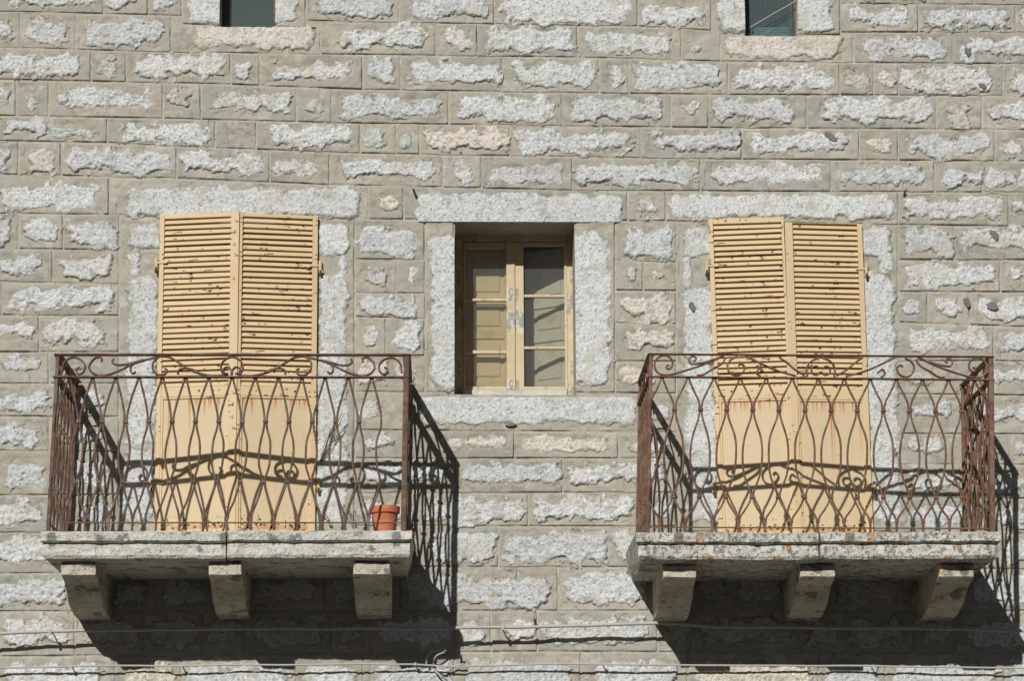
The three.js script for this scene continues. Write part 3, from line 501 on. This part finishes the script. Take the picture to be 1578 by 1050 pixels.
railing('dark rusty wrought iron railing with narrow loops, round the balcony with the terracotta pot', {
  z: RAIL.l, x: [90, 627], lean: [-15, -5], post: [0.022, 0.034], deep: 0.048, rail: [0.010, 0.009], r: 0.0072, mat: rust, bulge: 8.5, skipEnds: false,
  y: { top: [547, 547.5], mid: [581.5, 582], col: [650, 650], low: [744, 743], foot: [796, 796], bot: [806, 806], base: [818, 818] },
  apex: Array.from({ length: 14 }, (_, k) => 109 + k * 35.7 + 0.6),
  scrolls: [[[124, 566], [119, 570], [123, 577], [130, 574], [132, 563], [122, 553], [110, 552], [100, 560], [97, 575]], [[157, 558], [158, 553], [150, 551], [142, 558], [139, 567], [144, 575], [155, 579], [168, 578], [185, 572], [205, 562], [225, 555], [250, 549]],
    [[176, 553], [174, 558], [179, 562], [190, 563], [203, 560], [222, 555]], [[211, 559], [204, 564], [203, 572], [207, 576], [211, 573]], [[244, 551], [237, 559], [238, 571], [246, 578], [256, 577], [259, 571], [255, 568]], [[246, 549], [262, 551], [276, 559], [296, 571], [318, 578], [350, 581]],
    [[276, 577], [277, 571], [286, 568], [298, 570], [308, 575]], [[347, 579], [342, 570], [343, 560], [350, 553], [358.5, 550]], [[358, 578], [357, 570], [352, 566], [346, 569], [348, 576], [353, 576]]],
});
railing('red brown rusty wrought iron railing with wide loops, round the balcony without a pot', {
  z: RAIL.r, x: [1003, 1526], lean: [-5, 3], post: [0.022, 0.030], deep: 0.042, rail: [0.006, 0.008], r: 0.0066, mat: rustRed, bulge: 15, skipEnds: false,
  y: { top: [546, 550.5], mid: [581, 586], col: [631, 635], low: [766, 768], foot: [802, 803], bot: [813, 815], base: [820, 821] },
  apex: Array.from({ length: 13 }, (_, k) => 1021 + k * 40 - 0.4),
  scrolls: [[[1031, 563], [1027, 564], [1029, 569], [1035, 566], [1036, 556], [1028, 548.5], [1018, 549], [1010, 557], [1010, 569], [1018, 577], [1031, 578], [1050, 573], [1075, 565], [1095, 557], [1115, 548]], [[1070, 556], [1073, 552], [1067, 549], [1062, 553], [1064, 560], [1072, 561], [1090, 557], [1112, 549]],
    [[1074, 578], [1084, 577], [1097, 569], [1112, 560], [1118, 551]], [[1138, 563], [1142, 560], [1147, 565], [1144, 574], [1134, 578], [1124, 573], [1121, 562], [1126, 554], [1135, 549]], [[1150, 548], [1170, 558], [1195, 569], [1226, 578]],
    [[1200, 549], [1212, 557], [1225, 568], [1240, 577]], [[1172, 579], [1166, 574], [1170, 567], [1177, 572]], [[1244, 578], [1243, 565], [1250, 555], [1263.5, 549]], [[1264, 571], [1258, 576], [1251, 573], [1251, 565], [1258, 563], [1262, 567]]],
});

// ------------------------------------------------------------------ middle window
const woodMap = scaleTo(tex(512, (u, v) => {
  const g = fb(u * 40, v * 4, 4, 4), a = fb(u * 6, v * 6, 4, 6);
  let c = mixc([0.52, 0.41, 0.25], [0.64, 0.53, 0.36], a); c = mixc(c, [0.36, 0.30, 0.22], sstep(0.55, 0.8, g) * 0.5);
  c = mixc(c, [0.62, 0.60, 0.53], sstep(0.5, 0.62, fb(u * 12 + 7, v * 6, 4, 6)) * 0.6);
  return mixc(c, [0.25, 0.255, 0.25], sstep(0.555, 0.60, fb(u * 18 + 3, v * 6, 5, 6) * 0.72 + fb(u * 60, v * 60, 3, 60) * 0.28) * 0.85);
}), 0.6);
const frameWood = std({ map: woodMap, roughness: 0.7, bumpMap: woodMap, bumpScale: 0.001 });
const innerWood = std({ map: plainPaint, roughness: 0.7, color: new THREE.Color(1.12, 0.98, 0.74) });
const paleWood = std({ map: plainPaint, roughness: 0.75, color: new THREE.Color(0.98, 1.02, 1.12) });
const dusty = new THREE.MeshPhysicalMaterial({ color: new THREE.Color(0.86, 0.9, 0.92), roughness: 0.04, transmission: 0.965, thickness: 0, metalness: 0 });
{
  const z = -0.33, P = (x, y, zz = z) => W(x, y, zz);
  const t = thing('casement_window', 'small tan wooden two leaf casement window with six panes between the balconies', 'window');
  const bx = (name, x0, x1, y0, y1, z0, z1, mat, parent = t, zr = z) => { const a = P(x0, y1, zr), b = P(x1, y0, zr); const g = new RoundedBoxGeometry(b.x - a.x, b.y - a.y, z1 - z0, 2, 0.003); g.translate((a.x + b.x) / 2, (a.y + b.y) / 2, (z0 + z1) / 2); return piece(name, boxUV(g, x0 * 0.013, y0 * 0.007), mat, parent); };
  bx('frame_stile', 699, 713, 358, 614, z - 0.06, z - 0.005, frameWood); bx('frame_stile', 874, 889, 358, 614, z - 0.06, z - 0.005, frameWood);
  bx('frame_head', 713.4, 873.6, 357, 373, z - 0.06, z - 0.005, frameWood); bx('frame_foot', 713.4, 873.6, 601.5, 618, z - 0.06, z + 0.012, std({ map: mortarMap, color: new THREE.Color(1.35, 1.4, 1.45), roughness: 0.8 }));
  for (const [x0, x1, ys, bars, mat] of [[714, 793, 1, [[460, 464], [540, 545]], 0], [793.6, 873, 0, [[454, 458], [534, 538]], 0]]) {
    const leaf = new THREE.Group(); leaf.name = ys ? 'casement' : 'casement_001'; t.add(leaf);
    const top = ys ? 383 : 379, l = ys ? x0 : x0, px0 = ys ? x0 + 3 : x0 + 13, px1 = ys ? x1 - 12 : x1 - 2;
    bx('stile', x0, px0, 374, 601, z - 0.04, z, frameWood, leaf); bx('stile', px1, x1, 374, 601, z - 0.04, ys ? z + 0.012 : z, frameWood, leaf);
    bx('rail', px0 + 0.2, px1 - 0.2, 374, top, z - 0.04, z - 0.001, frameWood, leaf); bx('rail', px0 + 0.2, px1 - 0.2, 596, 601, z - 0.04, z - 0.001, frameWood, leaf);
    for (const [a, b] of bars) bx('glazing_bar', px0 + 0.2, px1 - 0.2, a, b, z - 0.035, z - 0.004, frameWood, leaf);
    let prev = top; for (const [a, b] of [...bars, [596, 601]]) { bx('pane', px0, px1, prev, a, z - 0.024, z - 0.021, dusty, leaf); prev = b; }
  }
  // inner wooden shutters: one closed behind the panes, one standing ajar
  const inner = (name, label, x0, x1, ang, mat, zz) => {
    const a = P(x0, 600, zz), b = P(x1, 380, zz), w = b.x - a.x, h = b.y - a.y;
    const o = thing(name, label, 'inner shutter', new THREE.Vector3(ang < 0 ? b.x : a.x, a.y, zz)); o.rotation.y = ang; const sx = ang < 0 ? -w : 0;
    const put = (n, u0, u1, v0, v1, z0, z1, m) => { const g = new RoundedBoxGeometry(u1 - u0, v1 - v0, z1 - z0, 2, 0.003); g.translate(sx + (u0 + u1) / 2, (v0 + v1) / 2, (z0 + z1) / 2); piece(n, boxUV(g, x0, v0), m, o); };
    const s = 0.055; put('stile', 0, s, 0, h, -0.025, 0, mat); put('stile', w - s, w, 0, h, -0.025, 0, mat);
    const cuts = [0, 0.38, 0.62, 1]; for (const q of cuts) { const y = clamp(q * h, s / 2, h - s / 2); put('rail', s, w - s, y - s / 2, y + s / 2, -0.024, -0.001, mat); }
    for (let k = 0; k < 3; k++) { const y0 = Math.max(cuts[k] * h, s / 2) + s / 2, y1 = Math.min(cuts[k + 1] * h, h - s / 2) - s / 2; put('panel', s - 0.002, w - s + 0.002, y0 - 0.002, y1 + 0.002, -0.02, -0.012, mat); put('raised_field', s + 0.03, w - s - 0.03, y0 + 0.03, y1 - 0.03, -0.013, -0.005, mat); }
  };
  inner('inner_shutter', 'tan panelled inner shutter closed behind the darker paned leaf of the middle window', 710, 790, 0, innerWood, z - 0.075);
  inner('inner_shutter', 'pale panelled inner shutter standing ajar behind the glass of the middle window', 799, 880, -0.55, paleWood, z - 0.06);
}
// ------------------------------------------------------------------ small windows under the top edge
const darkGlass = new THREE.MeshPhysicalMaterial({ color: new THREE.Color(0.75, 0.88, 0.9), roughness: 0.05, transmission: 0.9, thickness: 0 });
const wireMat = std({ color: new THREE.Color(0.055, 0.085, 0.09), roughness: 0.6 });
const brownWood = std({ map: woodMap, color: new THREE.Color(0.2, 0.16, 0.14), roughness: 0.7 });
const cloth = std({ color: new THREE.Color(0.42, 0.50, 0.49), bumpMap: mortarBump, bumpScale: 0.004 });
function smallWindow(label, x0, x1, y1, z, extra) {
  const a = W(x0, y1, 0), b = W(x1, -75, 0), cx = (a.x + b.x) / 2, w = b.x - a.x - 0.004, h = b.y - a.y;
  const t = thing('small_window', label, 'window', new THREE.Vector3(cx, a.y, z));
  const put = (n, u0, u1, v0, v1, d0, d1, m) => { const g = new RoundedBoxGeometry(u1 - u0, v1 - v0, d1 - d0, 2, 0.003); g.translate((u0 + u1) / 2, (v0 + v1) / 2, (d0 + d1) / 2); return piece(n, boxUV(g), m, t); };
  const f = 0.022; put('frame_stile', -w / 2, -w / 2 + f, 0, h, -0.04, 0, brownWood); put('frame_stile', w / 2 - f, w / 2, 0, h, -0.04, 0, brownWood); put('frame_rail', -w / 2 + f, w / 2 - f, 0, 0.012, -0.04, -0.002, brownWood); put('frame_rail', -w / 2 + f, w / 2 - f, h - 0.02, h, -0.04, -0.002, brownWood);
  put('pane', -w / 2 + f, w / 2 - f, 0.012, h - 0.02, -0.03, -0.027, darkGlass);
  const ws = []; for (let x = -w / 2 + f; x < w / 2 - f; x += 0.0125) ws.push(new THREE.BoxGeometry(0.0022, h - 0.03, 0.0018).translate(x, h / 2, -0.008)); for (let y = 0.014; y < h - 0.02; y += 0.0125) ws.push(new THREE.BoxGeometry(w - 2 * f, 0.0022, 0.0016).translate(0, y, -0.0062));
  const s = piece('wire_screen', mergeGeometries(ws), wireMat, t); s.userData.kind = 'stuff';
  if (extra) { const q = new RoundedBoxGeometry(0.24, 0.125, 0.1, 4, 0.03); const p = q.attributes.position; for (let i = 0; i < p.count; i++) p.setXYZ(i, p.getX(i) + 0.01 * sn(p.getY(i) * 30, 4), p.getY(i) * (1 + 0.12 * sn(p.getX(i) * 14, 1)), p.getZ(i) + 0.012 * sn(p.getX(i) * 25, p.getY(i) * 25)); q.computeVertexNormals(); q.translate(0.03, 0.066, -0.11);
    const o = new THREE.Mesh(uvBy(q, (x, y) => [x, y]), cloth); o.name = 'cloth_bundle'; o.position.copy(t.position); o.castShadow = true; o.userData = { label: 'pale folded cloth bundle behind the screen of the small top window with the cord', category: 'cloth' }; scene.add(o); }
  return t;
}
smallWindow('small dark window with fine wire screen and no cord, cut by the top edge', 340, 425, 42, -0.14, false);
smallWindow('small dark screened window with brown frame and slanting cord, cut by the top edge', 1147, 1228, 57, -0.10, true);
{ const g = UVs(tube([W(1156, 42, -0.06), W(1190, 22, -0.05), W(1229, -2, -0.055), W(1228, -4, -0.06)], 0.0032, 20)); const o = mesh('cord', g, std({ color: new THREE.Color(0.45, 0.44, 0.42) }), scene); o.userData = { label: 'thin grey cord slanting across the small screened top window', category: 'cord' }; }

// ------------------------------------------------------------------ pots
const terra = std({ map: scaleTo(tex(256, (u, v) => mixc(mixc([0.47, 0.125, 0.055], [0.56, 0.19, 0.10], fb(u * 8, v * 8, 4, 8)), [0.55, 0.42, 0.34], sstep(0.55, 0.75, fb(u * 10 + 3, v * 15, 4, 5)) * 0.4)), 0.3), roughness: 0.9 });
const soil = std({ color: new THREE.Color(0.05, 0.035, 0.025) });
function pot(label, px, r, h, z) {
  const q = W(px, 800, z), t = thing('terracotta_pot', label, 'flower pot', new THREE.Vector3(q.x, slabTop.l + 0.001, z));
  const prof = [[0, 0], [r * 0.72, 0], [r * 0.76, 0.006], [r * 0.93, h * 0.74], [r * 0.94, h * 0.75], [r * 1.04, h * 0.755], [r * 1.06, h * 0.77], [r * 1.08, h * 0.985], [r * 1.06, h], [r * 0.98, h], [r * 0.95, h * 0.97], [r * 0.90, h * 0.8]];
  piece('pot_body', UVs(new THREE.LatheGeometry(prof.map(([x, y]) => new THREE.Vector2(x, y)), 28)), terra, t);
  piece('soil', new THREE.CylinderGeometry(r * 0.92, r * 0.92, 0.01, 20).translate(0, h * 0.84, 0), soil, t);
}
pot('terracotta flower pot standing by the corner post inside the left railing', 593, 0.084, 0.168, 0.70);

// ------------------------------------------------------------------ dead weeds
const straw = std({ color: new THREE.Color(0.10, 0.085, 0.06) });
function weed(label, root, tip, n, spread, z0, z1) {
  const t = thing('dry_weed', label, 'weed');
  for (let k = 0; k < n; k++) { const f = rr(0.55, 1), a = W(root[0] + rr(-3, 3), root[1], z0), b = W(lerp(root[0], tip[0], f) + rr(-spread, spread), lerp(root[1], tip[1], f) + rr(-4, 4), lerp(z0, z1, f)), m = a.clone().lerp(b, 0.55); m.x += rr(-0.02, 0.02); m.y += rr(0, 0.02); piece('stem', UVs(tube([a, m, b], 0.0016, 8, 4)), straw, t); }
}
weed('dry dead weed leaning up the granite jamb right of the left balcony door', [494, 712], [524, 640], 12, 7, 0.02, 0.09);
weed('small dry weed at the foot of the left railing beside the terracotta pot', [548, 815], [535, 775], 8, 14, 0.70, 0.72);
weed('small dry weed at the slab edge below the left balcony door', [512, 815], [500, 790], 7, 12, 0.74, 0.76);

// ------------------------------------------------------------------ cables along the wall
const cableMat = std({ color: new THREE.Color(0.42, 0.41, 0.38), roughness: 0.7 });
const cableDark = std({ color: new THREE.Color(0.30, 0.29, 0.27), roughness: 0.7 });
function cable(name, label, pts, z, r, mat, clips = []) {
  const t = thing(name, label, 'cable'); const all = [];
  for (let k = 0; k < pts.length - 1; k++) for (let s = 0; s < 6; s++) { const x = lerp(pts[k][0], pts[k + 1][0], s / 6), y = lerp(pts[k][1], pts[k + 1][1], s / 6); all.push(W(x, y + 0.8 * sn(x * 0.02, z * 90), z + 0.012 * sn(x * 0.013, y))); }
  all.push(W(...pts[pts.length - 1], z));
  piece('cable_run', UVs(tube(all, r, all.length * 3, 7)), mat, t);
  for (const x of clips) { let k = 0; while (k < pts.length - 2 && x > pts[k + 1][0]) k++; const y = lerp(pts[k][1], pts[k + 1][1], (x - pts[k][0]) / (pts[k + 1][0] - pts[k][0])); const p = W(x, y, z), q = W(x, y, 0); q.x = p.x; q.y = p.y; q.z = -0.01;
    piece('clip', mergeGeometries([boxUV(new THREE.BoxGeometry(0.014, r * 3, r * 2.6).translate(p.x, p.y, z)), barBetween(q, p, 0.006, 0.006)]), mat, t); }
}
cable('wall_cable', 'pale grey cable strung along the wall just under the balconies, the upper of two', [[-40, 979], [130, 972], [345, 969.5], [520, 969], [700, 968.5], [850, 966], [1020, 960], [1100, 966], [1250, 967], [1420, 969], [1610, 973]], 0.135, 0.0105, cableMat, [78, 345, 525, 775, 1030, 1184, 1420]);
cable('wall_cable', 'thin grey cable along the very bottom of the wall, the lower of two', [[-40, 1030], [180, 1027], [400, 1025], [640, 1024], [700, 1028], [860, 1024], [1100, 1026], [1300, 1027], [1610, 1030]], 0.075, 0.006, cableMat, [110, 280, 640, 930, 1345]);
for (const [label, pts] of [['loose grey wire loop hanging at the lower cable, the outer loop', [[657, 1024], [659, 1012], [668, 1005], [680, 1004], [688, 1003]]], ['loose grey wire looping down past the lower cable below the corner of the left balcony', [[685, 1006], [673, 1011], [668, 1022], [671, 1034], [680, 1042], [690, 1050]]], ['grey wire branching sideways off the looped wires by the iron stub', [[668, 1026], [680, 1030], [700, 1026], [716, 1024]]]]) {
  const o = mesh('wire_loop', UVs(tube(pts.map(([x, y], i) => W(x, y, 0.06 + 0.02 * Math.sin(i * 2))), 0.0055, 30)), cableMat, scene); o.userData = { label, category: 'wire', }; }
const GROUPS = { shutter: 'louvred shutter leaves on the two balcony doors', 'inner shutter': 'inner shutters of the middle window', balcony: 'stone balconies on corbels', railing: 'wrought iron balcony railings', cable: 'cables along the wall', wire: 'loose wires at the lower cable', weed: 'dry weeds on the left balcony' };
for (const o of scene.children) { const c = o.userData.category, g = o.name.startsWith('small_window') ? 'small screened windows at the top edge' : GROUPS[c]; if (g) o.userData.group = g; }
for (const o of [wall, ...scene.children]) o.traverse((c) => { delete c.userData.count; if (c.isMesh) { c.castShadow = true; c.receiveShadow = true; } });
renderer.render(scene, camera);
